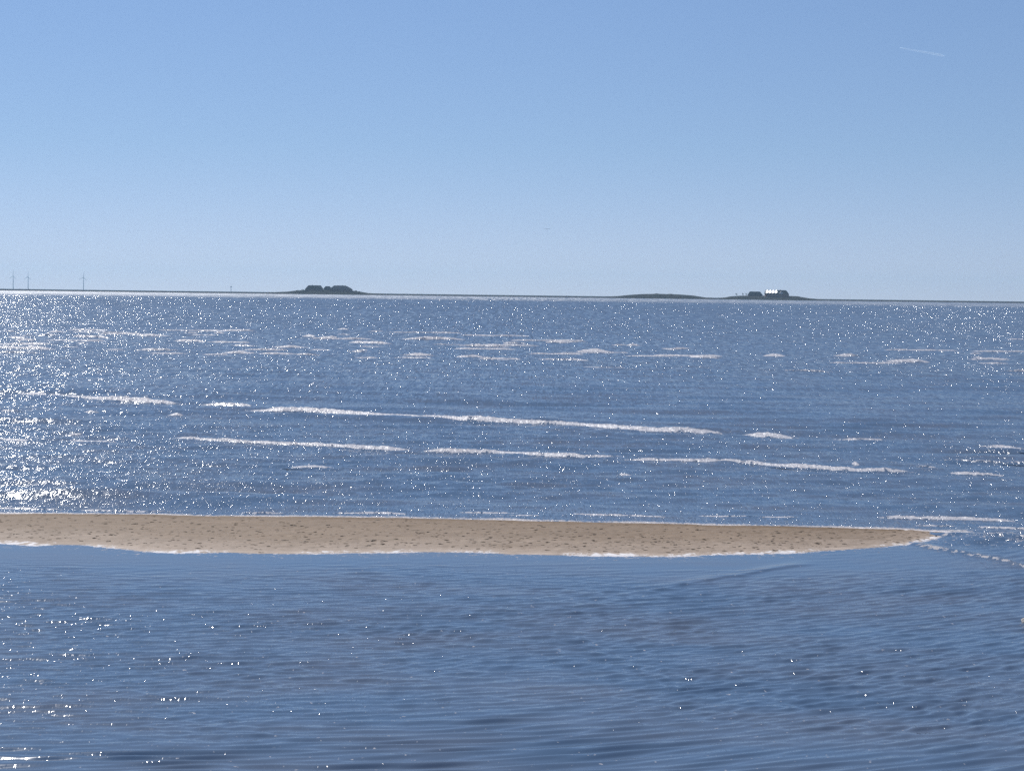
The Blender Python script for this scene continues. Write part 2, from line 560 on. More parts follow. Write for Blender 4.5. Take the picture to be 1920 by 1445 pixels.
    return grid_mesh("sea_water", P, M_WATER, {"foam": foam, "chop": chop, "glitter": gl})


water = tag(build_water(), "blue rippled sea with sparkling sun glitter", kind="structure")

# ------------------------------------------------------------------ seabed: the one sheet of ground under everything
M_BED = simple_mat("seabed_silt", (0.10, 0.085, 0.065), (0.14, 0.12, 0.09), 0.2, 0.9)
bed = mesh_obj("seabed", [(-8900, -60, -0.6), (8900, -60, -0.6), (8900, 13700, -0.6), (-8900, 13700, -0.6)], [(0, 1, 2, 3)], M_BED)
tag(bed, "silty sea floor beneath the water", kind="structure")


# ------------------------------------------------------------------ breaking waves
M_FOAM = M_WATER


def breaker(pts, hpx, fstr=0.8, seed=0):
    """pts in photo pixels at the waterline, hpx = height of the white front in photo pixels"""
    pts = [(pts[0][0] - .07 * (pts[-1][0] - pts[0][0]), pts[0][1])] + list(pts[1:-1]) + [(pts[-1][0] + .07 * (pts[-1][0] - pts[0][0]), pts[-1][1])]
    w_ = np.array([G(*p) for p in pts])
    D = w_[:, 1].mean()
    hpx = hpx * 0.92
    step = D / 1813 * 0.6
    n = max(12, int((w_[-1, 0] - w_[0, 0]) / step))
    xs = np.linspace(w_[0, 0], w_[-1, 0], n)
    yc = np.interp(xs, w_[:, 0], w_[:, 1])
    H = hpx * D / FOC
    Lx = w_[-1, 0] - w_[0, 0]
    s = (xs - xs[0]) / Lx
    env = smooth(0, 1, np.minimum(s, 1 - s) / min(.5, 9 * H / Lx + .02)) * 0.85 + 0.15 * np.sin(np.pi * s)
    hn = 0.50 + 0.62 * vnoise(xs / (H * 6), 0 * xs, 100 + seed) * (0.45 + 0.9 * vnoise(xs / (H * 2.4), 0 * xs, 200 + seed))
    hn = np.minimum(hn, 0.88)
    hh = H * env * hn
    yc = yc + H * 3 * (vnoise(xs / (H * 12), 0 * xs, 300 + seed) - .5)
    # cross section from the toe in front, up the face, over the crest and down the back
    q = 3.2 if fstr > .3 else 1.0
    prof = [(-1.5 * q, -0.30, 0.05), (-1.0 * q, -0.02, 0.1), (-0.72 * q, 0.22, 0.45), (-0.5 * q, 0.50, 1.0), (-0.36 * q, 0.74, 1.0), (-0.2 * q, 0.93, 1.0),
            (0.0, 1.0, 0.95), (0.35, 0.9, 0.45), (0.9, 0.62, 0.12), (1.7, 0.30, 0.0), (2.8, 0.05, 0.0), (4.0, -0.35, 0.0)]
    P = np.zeros((len(prof), n, 3))
    F = np.zeros((len(prof), n))
    fm = vnoise(xs / (H * 9), 0 * xs, 400 + seed)
    fl = vnoise(xs / (H * 2.0), 0 * xs, 450 + seed)
    for i, (d, z, f) in enumerate(prof):
        lump = (vnoise(xs / (H * .45), 0 * xs + i * 1.7, 500 + seed) - .5)
        P[i, :, 0] = xs
        P[i, :, 1] = yc + d * H * 0.9 + lump * H * .35 * (f > .3)
        P[i, :, 2] = hh * z + lump * hh * .30 * f - 0.012 - (1 - env) * H * 0.25
        frag = vnoise(xs / (H * .9), 0 * xs + i * .8, 600 + seed)
        F[i] = f * fstr * (0.55 + 0.9 * fm) * (0.05 + 0.55 * fl + 1.35 * frag) * np.clip(env * 1.3, 0, 1)
    o = grid_mesh("breaking_wave", P, M_FOAM, {"foam": F, "chop": np.full(F.shape, 1.0), "glitter": np.full(F.shape, 1.5 if fstr > .3 else .7)})
    return tag(o, kind="structure")


BREAK = [  # far line of broken crests
    ([(0, 632), (60, 634)], 4, .8), ([(125, 630), (215, 634)], 5, .9), ([(-40, 651), (120, 656)], 7, .95),
    ([(315, 638), (400, 642)], 6, .9), ([(425, 647), (492, 650)], 7, .9), ([(495, 651), (597, 652)], 7, 1.0),
    ([(240, 656), (345, 657)], 6, .7), ([(400, 661), (492, 663)], 7, .9), ([(560, 630), (600, 632)], 6, .9),
    ([(628, 617), (660, 618)], 5, .9), ([(640, 641), (752, 645)], 7, 1.0), ([(738, 636), (886, 637)], 7, 1.0),
    ([(845, 648), (972, 652)], 8, 1.05), ([(930, 643), (1000, 645)], 6, .9), ([(1008, 642), (1082, 643)], 6, .9),
    ([(640, 659), (702, 661)], 6, .8), ([(733, 666), (830, 667)], 8, 1.0), ([(842, 669), (926, 669)], 8, 1.0),
    ([(1070, 658), (1159, 660)], 8, 1.1), ([(1168, 648), (1207, 648)], 6, .9), ([(1218, 650), (1258, 655), (1302, 652)], 6, 1.0),
    ([(1000, 673), (1112, 676)], 4, .6), ([(1280, 669), (1367, 672)], 8, 1.1), ([(1423, 667), (1480, 668)], 7, 1.0),
    ([(1555, 667), (1622, 668)], 8, 1.05), ([(1628, 677), (1770, 680)], 9, 1.1), ([(1788, 674), (1914, 674)], 9, 1.1),
    ([(1868, 696), (1960, 697)], 6, .9), ([(1455, 693), (1562, 697)], 4, .5), ([(1080, 689), (1185, 690)], 4, .5),
    
    # the long breaker
    ([(3, 741), (60, 742), (102, 744), (200, 749), (270, 753), (345, 757)], 11, .9), ([(365, 757), (505, 765)], 8, .65),
    ([(495, 766), (570, 771), (645, 776), (720, 780), (800, 784), (860, 787), (935, 791), (1080, 798), (1245, 807), (1350, 814)], 11.5, 1.1),
    ([(1350, 813), (1440, 819), (1530, 824)], 11, 1.0), ([(1530, 824), (1690, 828)], 7, .85), ([(1573, 825), (1627, 828)], 8, .85),
    # smaller ones between it and the bar
    ([(150, 772), (192, 774)], 6, .9), ([(313, 777), (347, 778)], 6, .9), ([(-20, 769), (60, 772)], 6, .6),
    ([(325, 819), (400, 824), (520, 832), (640, 838), (765, 844)], 8, .85),
    ([(533, 831), (578, 834)], 8, .9), ([(790, 843), (940, 849), (1090, 856), (1180, 859)], 9, .95),
    ([(888, 867), (990, 871)], 7, .75), ([(1013, 867), (1056, 868)], 8, 1.1), ([(1173, 860), (1270, 863), (1370, 867), (1500, 875), (1600, 880), (1705, 884)], 9, .95),
    ([(1700, 875), (1768, 877)], 7, .8),
    ([(1765, 884), (1830, 889), (1905, 893)], 7, .7), ([(1590, 870), (1615, 871)], 8, 1.0), ([(-20, 823), (78, 826)], 7, .8),
    ([(98, 826), (175, 829), (245, 831)], 8, .85), ([(118, 815), (172, 815)], 5, .8), ([(538, 873), (640, 875)], 7, 1.05),
    ([(1152, 889), (1190, 891)], 5, 1.0), ([(1812, 836), (1870, 839), (1960, 847)], 12, 1.1),
    ([(1740, 862), (1960, 870)], 6, .45), 
    # wash against the back of the bar
    ([(-60, 951), (130, 955)], 5, .6), ([(140, 956), (330, 959)], 5, .5), ([(430, 960), (545, 963)], 5, .55),
    ([(615, 961), (700, 962), (775, 964)], 5, .85), ([(840, 961), (1000, 963)], 5, .8), ([(900, 966), (1062, 968)], 4, .8),
    ([(1055, 964), (1160, 966), (1262, 969)], 5, .9), ([(1290, 966), (1500, 969)], 4, .7), 
    ([(1635, 968), (1760, 971), (1905, 974)], 7, .95), 
    ([(1820, 986), (1960, 992)], 5, .8), ([(1700, 984), (1800, 985)], 4, .6), 
]
for k in range(64):      # many small broken crests in the far rows
    px = random.uniform(-20, 1920) if k % 3 == 0 else random.uniform(-20, 1150)
    py = random.choice((619, 628, 637, 645, 653, 662)) + random.uniform(-4, 4) + px * .009
    ln = random.uniform(25, 150)
    BREAK.append(([(px, py), (px + ln, py + ln * .012)], random.uniform(2.2, 4.6), random.uniform(.8, 1.1)))
for i, (pl, hp, fs) in enumerate(BREAK):
    breaker(pl, hp, fs, seed=i * 7)


# ------------------------------------------------------------------ sandbar
def sand_material():
    mt, nt, out = mat_new("wet_sand")
    L = nt.links
    geo = nt.nodes.new("ShaderNodeNewGeometry")
    pos = geo.outputs['Position']
    at = nt.nodes.new("ShaderNodeAttribute"); at.attribute_name = "dry"
    fo = nt.nodes.new("ShaderNodeAttribute"); fo.attribute_name = "foam"
    mx = nt.nodes.new("ShaderNodeMix"); mx.data_type = 'RGBA'
    mx.clamp_factor = False
    L.new(at.outputs['Fac'], mx.inputs[0])
    mx.inputs[6].default_value = (0.218, 0.156, 0.104, 1)
    mx.inputs[7].default_value = (0.335, 0.262, 0.203, 1)
    n1 = noise(nt, vmath(nt, 'MULTIPLY', pos, (1, 2.2, 1)), 7.0, 5.0, '3D', 0.65)
    n2 = noise(nt, vmath(nt, 'MULTIPLY', pos, (0.35, 1.6, 1)), 1.6, 4.0)
    mul = mth(nt, 'ADD', mth(nt, 'MULTIPLY_ADD', n1.outputs[0], 0.7, 0.45), mth(nt, 'MULTIPLY', n2.outputs[0], 0.4))
    c = vmath(nt, 'SCALE', mx.outputs[2], scale=mul)
    fn = noise(nt, pos, 14.0, 4.0, '3D', 0.7)
    ft = mth(nt, 'ADD', fo.outputs['Fac'], mth(nt, 'MULTIPLY_ADD', fn.outputs[0], 1.6, -0.8))
    ff = mth(nt, 'MULTIPLY', mth(nt, 'SUBTRACT', ft, 0.42), 4.0, clamp=True)
    mf = nt.nodes.new("ShaderNodeMix"); mf.data_type = 'RGBA'
    L.new(ff, mf.inputs[0]); L.new(c, mf.inputs[6])
    mf.inputs[7].default_value = (0.78, 0.75, 0.74, 1)
    p = nt.nodes.new("ShaderNodeBsdfPrincipled")
    L.new(mf.outputs[2], p.inputs['Base Color'])
    p.inputs['Roughness'].default_value = 0.75
    p.inputs['Specular IOR Level'].default_value = 0.25
    b = nt.nodes.new("ShaderNodeBump")
    b.inputs['Strength'].default_value = 0.5
    b.inputs['Distance'].default_value = 0.02
    L.new(n1.outputs[0], b.inputs['Height'])
    L.new(b.outputs[0], p.inputs['Normal'])
    L.new(p.outputs[0], out.inputs[0])
    return mt


M_SAND = sand_material()


def sand_height(x, y):
    ef, en = edge_far(x), edge_near(x)
    wd = np.maximum(ef - en, 0.02)
    s = (y - en) / wd
    inside = np.clip(s * (1 - s) * 4, -3, 1)
    amp = 0.055 * np.clip(wd / 3.0, 0, 1)
    z = amp * np.sign(inside) * np.abs(inside) ** 0.8
    z = np.where(inside < 0, np.maximum(-0.05 * np.minimum(np.abs(np.where(s < 0, s, s - 1)) * wd, 1.2) - 0.004, -0.06), z + 0.002)
    t = 0.006 * (vnoise(x * 3, y * 6, 81) - .5) + 0.006 * (vnoise(x * 9, y * 15, 82) - .5) + 0.0035 * (vnoise(x * 25, y * 30, 83) - .5)
    # shallow scuffs
    pits = np.clip(vnoise(x * 6, y * 9, 84) - 0.74, 0, 1) * 0.05
    return z + (t * 1.6 - pits) * np.clip(inside * 3, 0, 1)


def build_sand():
    xs = np.concatenate([np.linspace(-60, -11, 60)[:-1], np.arange(-11, TIP_X + 0.4, 0.022)])
    s = np.concatenate([[-0.5, -0.25, -0.1], np.linspace(-0.04, 1.04, 110), [1.1, 1.3]])
    Xg = np.repeat(xs[None, :], len(s), 0)
    ef, en = edge_far(Xg), edge_near(Xg)
    wd = np.maximum(ef - en, 0.02)
    Yg = en + s[:, None] * wd
    Z = sand_height(Xg, Yg)
    dn = Yg - en
    dry = np.clip(np.exp(-(dn / 0.95) ** 2) * 1.1 * (0.5 + 0.8 * vnoise(Xg * .7, Yg * 2.5, 91)), 0, 1)
    dry = np.maximum(dry, 0.45 * smooth(.3, .8, vnoise(Xg * .35, Yg * 2.0, 92)) * (1 - smooth(0, 2.6, dn)))
    foam = np.exp(-(dn / 0.22) ** 2) * (0.15 + 0.6 * vnoise(Xg * 2.1, Yg * 2, 72)) * (0.6 + 0.7 * vnoise(Xg * 11, Yg * 9, 78))
    foam += np.exp(-((ef - Yg) / 0.07) ** 2) * (0.3 + 0.7 * vnoise(Xg * 1.6, 0 * Xg, 71))
    dry = dry + 0.9 * np.exp(-(dn / 0.16) ** 2) * (0.5 + vnoise(Xg * 3, Yg * 6, 94))
    dry = dry - 0.45 * np.exp(-((ef - Yg - .1) / 0.45) ** 2) * (0.6 + .8 * vnoise(Xg * .8, Yg * 2, 93))
    return grid_mesh("sandbar", np.stack([Xg, Yg, Z], -1), M_SAND, {"dry": dry, "foam": foam})


sandbar = tag(build_sand(), "long low sandbar of damp beige sand between lagoon and sea", kind="structure")

# seaweed and shell scraps lying on the bar
M_WEED = simple_mat("dark_seaweed", (0.05, 0.038, 0.026), (0.10, 0.075, 0.052), 60, 0.6)


def clump_geo(mb, cx, cy, cz, lx, ly, h, rot):
    n = 9
    ca, sa = math.cos(rot), math.sin(rot)
    prev = None
    b = len(mb.v)
    rings = [(1.0, -0.25), (0.85, 0.45), (0.45, 0.95)]
    for rr, zz in rings:
        for k in range(n):
            a = 2 * math.pi * k / n
            r_ = rr * (0.65 + 0.55 * random.random())
            u, v = math.cos(a) * lx * r_, math.sin(a) * ly * r_
            mb.v.append((cx + u * ca - v * sa, cy + u * sa + v * ca, cz + zz * h * (0.7 + 0.5 * random.random())))
    for j in range(2):
        for k in range(n):
            mb.f.append((b + j * n + k, b + j * n + (k + 1) % n, b + (j + 1) * n + (k + 1) % n, b + (j + 1) * n + k))
    mb.f.append(tuple(b + 2 * n + k for k in range(n)))


def rand_on_bar(px0=-30, px1=1760):
    for _ in range(1000):
        px, py = random.uniform(px0, px1), random.uniform(966, 1042)
        x, y = G(px, py, 0.03)
        x_, y_ = np.array([x]), np.array([y])
        ef, en = edge_far(x_)[0], edge_near(x_)[0]
        s = (y - en) / (ef - en)
        if 0.06 < s < 0.93 and random.random() < (1.15 - s) ** 0.7:
            return x, y, float(sand_height(x_, y_)[0])


SPOTS = [(26, 1002), (77, 991), (103, 973), (181, 1006), (206, 1014), (252, 986), (247, 1000), (249, 1011), (283, 1018), (364, 996), (399, 1001),
         (441, 985), (450, 1008), (470, 992), (487, 1032), (527, 998), (546, 988), (560, 979), (572, 1017), (604, 1005), (613, 988), (615, 992),
         (641, 1008), (697, 1015), (741, 1021), (780, 1001), (818, 1009), (865, 1026), (882, 1014), (912, 1002), (957, 1018), (1014, 988),
         (1113, 1006), (1141, 1013), (1188, 1026), (1205, 1010), (1222, 1011), (1247, 994), (1285, 1015), (1277, 1001), (1264, 1023), (1370, 1013),
         (1386, 1006), (1422, 1017), (1446, 1017), (1451, 1030), (1421, 1028), (1492, 1009), (1534, 1009), (1578, 1013), (1744, 1002), (1755, 1002)]
proto = None
for i, (px, py) in enumerate(SPOTS):
    if proto is None or i < 6:
        mb = MB()
        clump_geo(mb, 0, 0, 0, 0.028, 0.02, 0.014, 0)
        if random.random() < .7: clump_geo(mb, 0.035, 0.02, 0, 0.025, 0.012, 0.009, 0.4)
        o = mb.build("seaweed_clump", M_WEED, None, True)
        protos = [o] if proto is None else protos + [o]
        proto = o
    else:
        o = random.choice(protos).copy()
        COL.objects.link(o)
    x, y = G(px, py, 0.03)
    z = float(sand_height(np.array([x]), np.array([y]))[0])
    o.location = (x, y, z)
    sc_ = random.uniform(.45, .85)
    o.scale = (sc_ * random.uniform(.8, 1.5), sc_, sc_ * random.uniform(.7, 1.1))
    o.rotation_euler = (0, 0, random.uniform(-.6, .6))
    tag(o, "small dark clump of seaweed stranded on the beige sandbar", "seaweed clump", "seaweed clumps strewn on the sandbar")

mb = MB()
for i in range(1500):
    x, y, z = rand_on_bar()
    k = random.uniform(.3, 1.0) ** 1.5
    clump_geo(mb, x, y, z, 0.04 * k, 0.012 * k, 0.006 * k, random.uniform(-.4, .4))
scr = mb.build("seaweed_scraps", simple_mat("seaweed_bits", (0.07, 0.05, 0.035), (0.13, 0.10, 0.07), 30, 0.8), None, True)
tag(scr, "fine brown litter of weed and shell scraps scattered over the sand", "seaweed scraps", kind="stuff")

# a stone washed by the lagoon at the right edge of the picture
M_STONE = simple_mat("shelly_stone", (0.10, 0.08, 0.06), (0.62, 0.58, 0.52), 22, 0.6, bump=0.6)
bm = bmesh.new()
bmesh.ops.create_icosphere(bm, subdivisions=3, radius=1)
for v in bm.verts:
    k = 0.72 + 0.5 * float(vnoise(np.array([v.co.x * 1.8 + 5]), np.array([v.co.y * 1.8 + v.co.z * 2.3]), 9)[0])
    v.co = Vector((v.co.x * .11 * k, v.co.y * .08 * k, v.co.z * .055 * k))
me = bpy.data.meshes.new("stone"); bm.to_mesh(me); bm.free()
me.materials.append(M_STONE)
for p_ in me.polygons: p_.use_smooth = True
st = bpy.data.objects.new("stone", me); COL.objects.link(st)
x, y = G(1935, 1168)
st.location = (x, y, 0.02)
tag(st, "pale barnacled stone breaking the lagoon surface at the right edge", "stone")


# ------------------------------------------------------------------ far shore
D_L = 3500.0
M_MARSH = simple_mat("salt_marsh_grass", (0.024, 0.022, 0.022), (0.042, 0.037, 0.034), 0.02, 0.95, stretch=(1, 1, 1), spec=0.0)
M_MOUND = simple_mat("mound_grass", (0.028, 0.029, 0.024), (0.048, 0.044, 0.036), 0.05, 0.95, spec=0.0)
xs = np.concatenate([np.linspace(-8800, -1500, 30)[:-1], np.linspace(-1500, 1500, 500), np.linspace(1500, 8800, 30)[1:]])
rows = [(-6, -0.6), (0, 0.1), (3, 0.75), (12, 1.0), (200, 1.1), (1500, 1.4), (4500, 2.2), (7000, 2.8), (10050, 3.25)]
Pm = np.zeros((len(rows), len(xs), 3))
fy = D_L + 40 * (vnoise(xs / 260, 0 * xs, 12) - .5) + 12 * (vnoise(xs / 40, 0 * xs, 13) - .5)
for i, (d, z) in enumerate(rows):
    Pm[i, :, 0] = xs
    Pm[i, :, 1] = fy + d if i < 5 else D_L + d
    Pm[i, :, 2] = z + (0.35 * (vnoise(xs / 30, 0 * xs + i, 14) - .3) if 2 <= i <= 5 else 0)
marsh = tag(grid_mesh("marsh_land", Pm, M_MARSH), "low dark strip of salt marsh along the horizon", kind="structure")


def mound(pts, name, label, D=D_L + 60, depth=70):
    """a grassed dwelling mound; pts = its skyline in photo pixels"""
    sk = [W(px, py, D) for px, py in pts]
    px_ = np.array([p.x for p in sk]); pz = np.array([p.z for p in sk])
    xs = np.linspace(px_[0], px_[-1], 90)
    top = np.interp(xs, px_, pz)
    n = 13
    P = np.zeros((n, len(xs), 3))
    for i in range(n):
        a = -1 + 2 * i / (n - 1)
        c = 1 - abs(a) ** 2.2 if abs(a) > .35 else 1.0 - 0.03 * abs(a)
        P[i, :, 0] = xs
        P[i, :, 1] = D + a * depth * (0.6 + 0.4 * np.sin(np.pi * (xs - xs[0]) / (xs[-1] - xs[0])))
        P[i, :, 2] = 0.6 + (top - 0.6) * c + 0.3 * (vnoise(xs / 6, 0 * xs + i, 15) - .5) * c
    return tag(grid_mesh(name, P, M_MOUND), label, kind="structure")


mound([(500, 548.4), (520, 547.6), (540, 546.8), (556, 544.9), (575, 543.9), (600, 543.6), (640, 544.2), (662, 545.2), (676, 547.2), (690, 549.6), (720, 551)],
      "mound", "left dwelling mound under three thatched houses")
mound([(1140, 556), (1158, 555.2), (1180, 553), (1205, 551.4), (1226, 551.0), (1231, 550.3), (1236, 551.0), (1250, 551.5), (1257, 550.8), (1262, 551.6), (1280, 552.6), (1300, 554.3), (1322, 557.8), (1335, 558.5)],
      "mound", "empty middle mound between the two farmsteads")
mound([(1350, 558.6), (1362, 557.5), (1372, 555.6), (1390, 554.4), (1430, 554.2), (1475, 554.8), (1492, 555.2), (1500, 556.8), (1515, 559.2), (1540, 561.3)],
      "mound", "right dwelling mound under two farmhouses")

M_THATCH = simple_mat("dark_thatch", (0.022, 0.020, 0.019), (0.042, 0.038, 0.034), 0.6, 0.95, bump=0.3, spec=0.05)
M_THATCH2 = simple_mat("weathered_thatch", (0.085, 0.078, 0.080), (0.12, 0.11, 0.11), 0.6, 0.95, bump=0.3, spec=0.05)
M_BRICK = simple_mat("red_brick", (0.16, 0.07, 0.05), (0.22, 0.10, 0.07), 2.0, 0.9)
M_GREENWALL = simple_mat("green_boards", (0.08, 0.09, 0.05), (0.12, 0.12, 0.08), 1.0, 0.9)
M_PALE = simple_mat("whitewashed_wall", (0.55, 0.55, 0.53), (0.65, 0.64, 0.62), 1.0, 0.8)
M_GLASS = simple_mat("window_glass", (0.03, 0.04, 0.05), (0.05, 0.06, 0.07), 1.0, 0.1, spec=0.5)
M_METAL = simple_mat("bright_sheet_roofing", (0.88, 0.88, 0.9), (0.95, 0.95, 0.96), 0.7, 0.38, metallic=0.8)
M_WOOD = simple_mat("painted_door", (0.05, 0.08, 0.05), (0.07, 0.10, 0.07), 1.0, 0.6)


def farmhouse(x0, x1, r0, r1, ye, yr, depth, label, thatch=M_THATCH, wall_m=M_BRICK, wall_h=2.3, D=D_L + 30, chimneys=(0.5,), nwin=4, curve=0.0):
    """x0..x1 eaves, r0..r1 ridge, ye ground row, yr ridge row, all in photo pixels"""
    a, b = W(x0, ye, D), W(x1, ye + (x1 - x0) * 0, D)
    z0 = 0.5 * (a.z + b.z)
    zr = W((r0 + r1) / 2, yr, D).z
    cx = (a.x + b.x) / 2
    ra, rb = W(r0, yr, D).x - cx, W(r1, yr, D).x - cx
    hw = (b.x - a.x) / 2
    H = zr - z0
    root = tag(empty("thatched_farmhouse", (cx, D, z0)), label, "farmhouse", "farmhouses on the dwelling mounds")
    hd = depth / 2
    mb = MB(); mb.box(-hw + .7, hw - .7, -hd + .7, hd - .7, -1.5, wall_h + 0.2)
    wl_ = mb.build("wall", wall_m, root)
    # roof: hipped, with slightly bellied thatch and thick eaves
    def ring(f):
        g = math.sin(f * math.pi / 2) if curve else f
        xl = -hw + (ra + hw) * (f ** (1 + curve)); xr = hw + (rb - hw) * (f ** (1 + curve))
        yy = hd * (1 - f) + 0.25 * f
        return xl, xr, yy, wall_h - .2 + (H - wall_h + .2) * f
    vs, fs = [], []
    levels = [0, .25, .5, .75, 1.0]
    for f in levels:
        xl, xr, yy, zz = ring(f)
        vs += [(xl, -yy, zz), (xr, -yy, zz), (xr, yy, zz), (xl, yy, zz)]
    vs += [(v[0] * .985, v[1] * .96, v[2] - .45) for v in vs[:4]]
    n = len(levels)
    for j in range(n - 1):
        for k in range(4):
            fs.append((j * 4 + k, j * 4 + (k + 1) % 4, (j + 1) * 4 + (k + 1) % 4, (j + 1) * 4 + k))
    fs.append(tuple((n - 1) * 4 + k for k in range(4)))
    for k in range(4):
        fs.append((n * 4 + k, n * 4 + (k + 1) % 4, (k + 1) % 4, k))
    fs.append((n * 4 + 3, n * 4 + 2, n * 4 + 1, n * 4))
    roof = mesh_obj("roof", vs, fs, thatch, root)
    for c in chimneys:
        x = ra + (rb - ra) * c
        mb = MB(); mb.box(x - .5, x + .5, -.45, .45, H - 1.0, H + 0.8); mb.box(x - .6, x + .6, -.55, .55, H + .8, H + 1.0)
        mb.build("chimney", M_BRICK, roof)
    for i in range(nwin):
        x = -hw + 2 + (2 * hw - 4) * (i + .5) / nwin
        if i == nwin // 2:
            mb = MB(); mb.box(x - .5, x + .5, -hd + .62, -hd + .72, 0, 2.0); mb.build("door", M_WOOD, root)
            x += 2.2
        mb = MB()
        for (u0, u1, v0, v1) in ((x - .6, x + .6, 0.75, 0.83), (x - .6, x + .6, 1.82, 1.9), (x - .6, x - .52, .83, 1.82), (x + .52, x + .6, .83, 1.82), (x - .04, x + .04, .83, 1.82)):
            mb.box(u0, u1, -hd + .6, -hd + .72, v0, v1)
        fr = mb.build("window", M_PALE, root)
        mb = MB(); mb.box(x - .52, x + .52, -hd + .66, -hd + .71, .83, 1.82); mb.build("pane", M_GLASS, fr)
    return root, H, hw, ra, rb, hd, wall_h, roof


farmhouse(572.3, 606.2, 578.6, 601.6, 544.2, 535.0, 14, "dark thatched farmhouse at the left end of the left mound", chimneys=(.3,))
farmhouse(606.5, 622.5, 610.5, 618.0, 544.4, 536.6, 11, "smallest thatched house, between two bigger ones on the left mound", D=D_L + 55, chimneys=(), nwin=2, curve=.3)
hC = farmhouse(618.2, 661.0, 626.8, 648.0, 545.0, 535.3, 15, "grey weathered thatched farmhouse at the right end of the left mound", thatch=M_THATCH2, curve=.35, chimneys=(.7,), nwin=5)
mb = MB(); mb.box(-18.5, -8.5, -9.6, -7.45, 1.6, 3.4); mb.build("annex", M_THATCH2, hC[0])
farmhouse(1402.0, 1429.5, 1406.0, 1425.0, 555.0, 546.6, 13, "dark low farmhouse beside bare trees on the right mound", chimneys=(), nwin=3, D=D_L + 40)
# the big house with shining dormers
hE = farmhouse(1434.0, 1478.6, 1434.6, 1474.0, 555.2, 543.9, 17, "tall farmhouse with bright shining dormers on the right mound", chimneys=(.72,), wall_h=4.0, nwin=5, D=D_L + 30)
root, H, hw, ra, rb, hd, wh, roof = hE
cxE = root.location.x
for i in range(4):
    x = W(1438.4 + 5.6 * i, 547, D_L + 20).x - cxE
    z1 = H - 0.6
    # a shallow shed dormer: cheeks, front and one bright tin roof
    mb = MB()
    mb.add([(x - 2.0, -6.2, z1 - 4.2), (x + 2.0, -6.2, z1 - 4.2), (x + 2.0, -6.2, z1 - 4.0), (x - 2.0, -6.2, z1 - 1.9),
            (x - 2.0, -1.0, z1 - 4.2), (x + 2.0, -1.0, z1 - 4.2), (x + 2.0, -1.0, z1 - 1.4), (x - 2.0, -1.0, z1 - 1.4)],
           [(0, 1, 2, 3), (1, 5, 6, 2), (0, 3, 7, 4), (4, 7, 6, 5), (3, 2, 6, 7), (0, 4, 5, 1)])
    dm = mb.build("dormer", M_PALE, root)
    mb = MB()
    y0, y1, za, zb = -9.4, -0.6, z1 - 4.9, z1 + .45
    t_ = 0.85      # added westward tilt, shaped so the tin sheets throw sun glare at the camera
    mb.add([(x - 2.3, y0, za - t_), (x + 2.3, y0, za + t_), (x + 2.3, y1, zb + t_ * .4), (x - 2.3, y1, zb - t_),
            (x - 2.3, y0, za - t_ + .15), (x + 2.3, y0, za + t_ + .15), (x + 2.3, y1, zb + t_ * .4 + .15), (x - 2.3, y1, zb - t_ + .15)],
           [(0, 3, 2, 1), (4, 5, 6, 7), (0, 1, 5, 4), (1, 2, 6, 5), (2, 3, 7, 6), (3, 0, 4, 7)])
    mb.build("dormer_roof", M_METAL, dm)
xg = W(1465, 549, D_L + 20).x - cxE
mb = MB()   # white gable over the door
mb.add([(xg - 3, -8.7, H - 7.6), (xg + 3, -8.7, H - 7.6), (xg + 3, -8.7, H - 5.4), (xg, -8.7, H - 2.6), (xg - 3, -8.7, H - 5.4),
        (xg - 3, -2, H - 7.6), (xg + 3, -2, H - 7.6), (xg + 3, -2, H - 5.4), (xg, -2, H - 2.6), (xg - 3, -2, H - 5.4)],
       [(0, 1, 2, 3, 4), (9, 8, 7, 6, 5), (0, 4, 9, 5), (1, 6, 7, 2), (4, 3, 8, 9), (3, 2, 7, 8), (0, 5, 6, 1)])
gb = mb.build("gable", M_PALE, root)
mb = MB(); mb.box(xg - .8, xg + .8, -8.78, -8.7, H - 6.4, H - 4.8); mb.build("pane", M_GLASS, gb)

# trees and bushes on the mounds
M_BARK = simple_mat("bark", (0.06, 0.05, 0.04), (0.09, 0.075, 0.06), 3, 0.95)
M_TWIG = simple_mat("bare_twigs", (0.075, 0.065, 0.05), (0.11, 0.095, 0.07), 3, 0.95)
M_LEAF = simple_mat("bush_leaves", (0.04, 0.06, 0.025), (0.08, 0.09, 0.04), 3, 0.9)


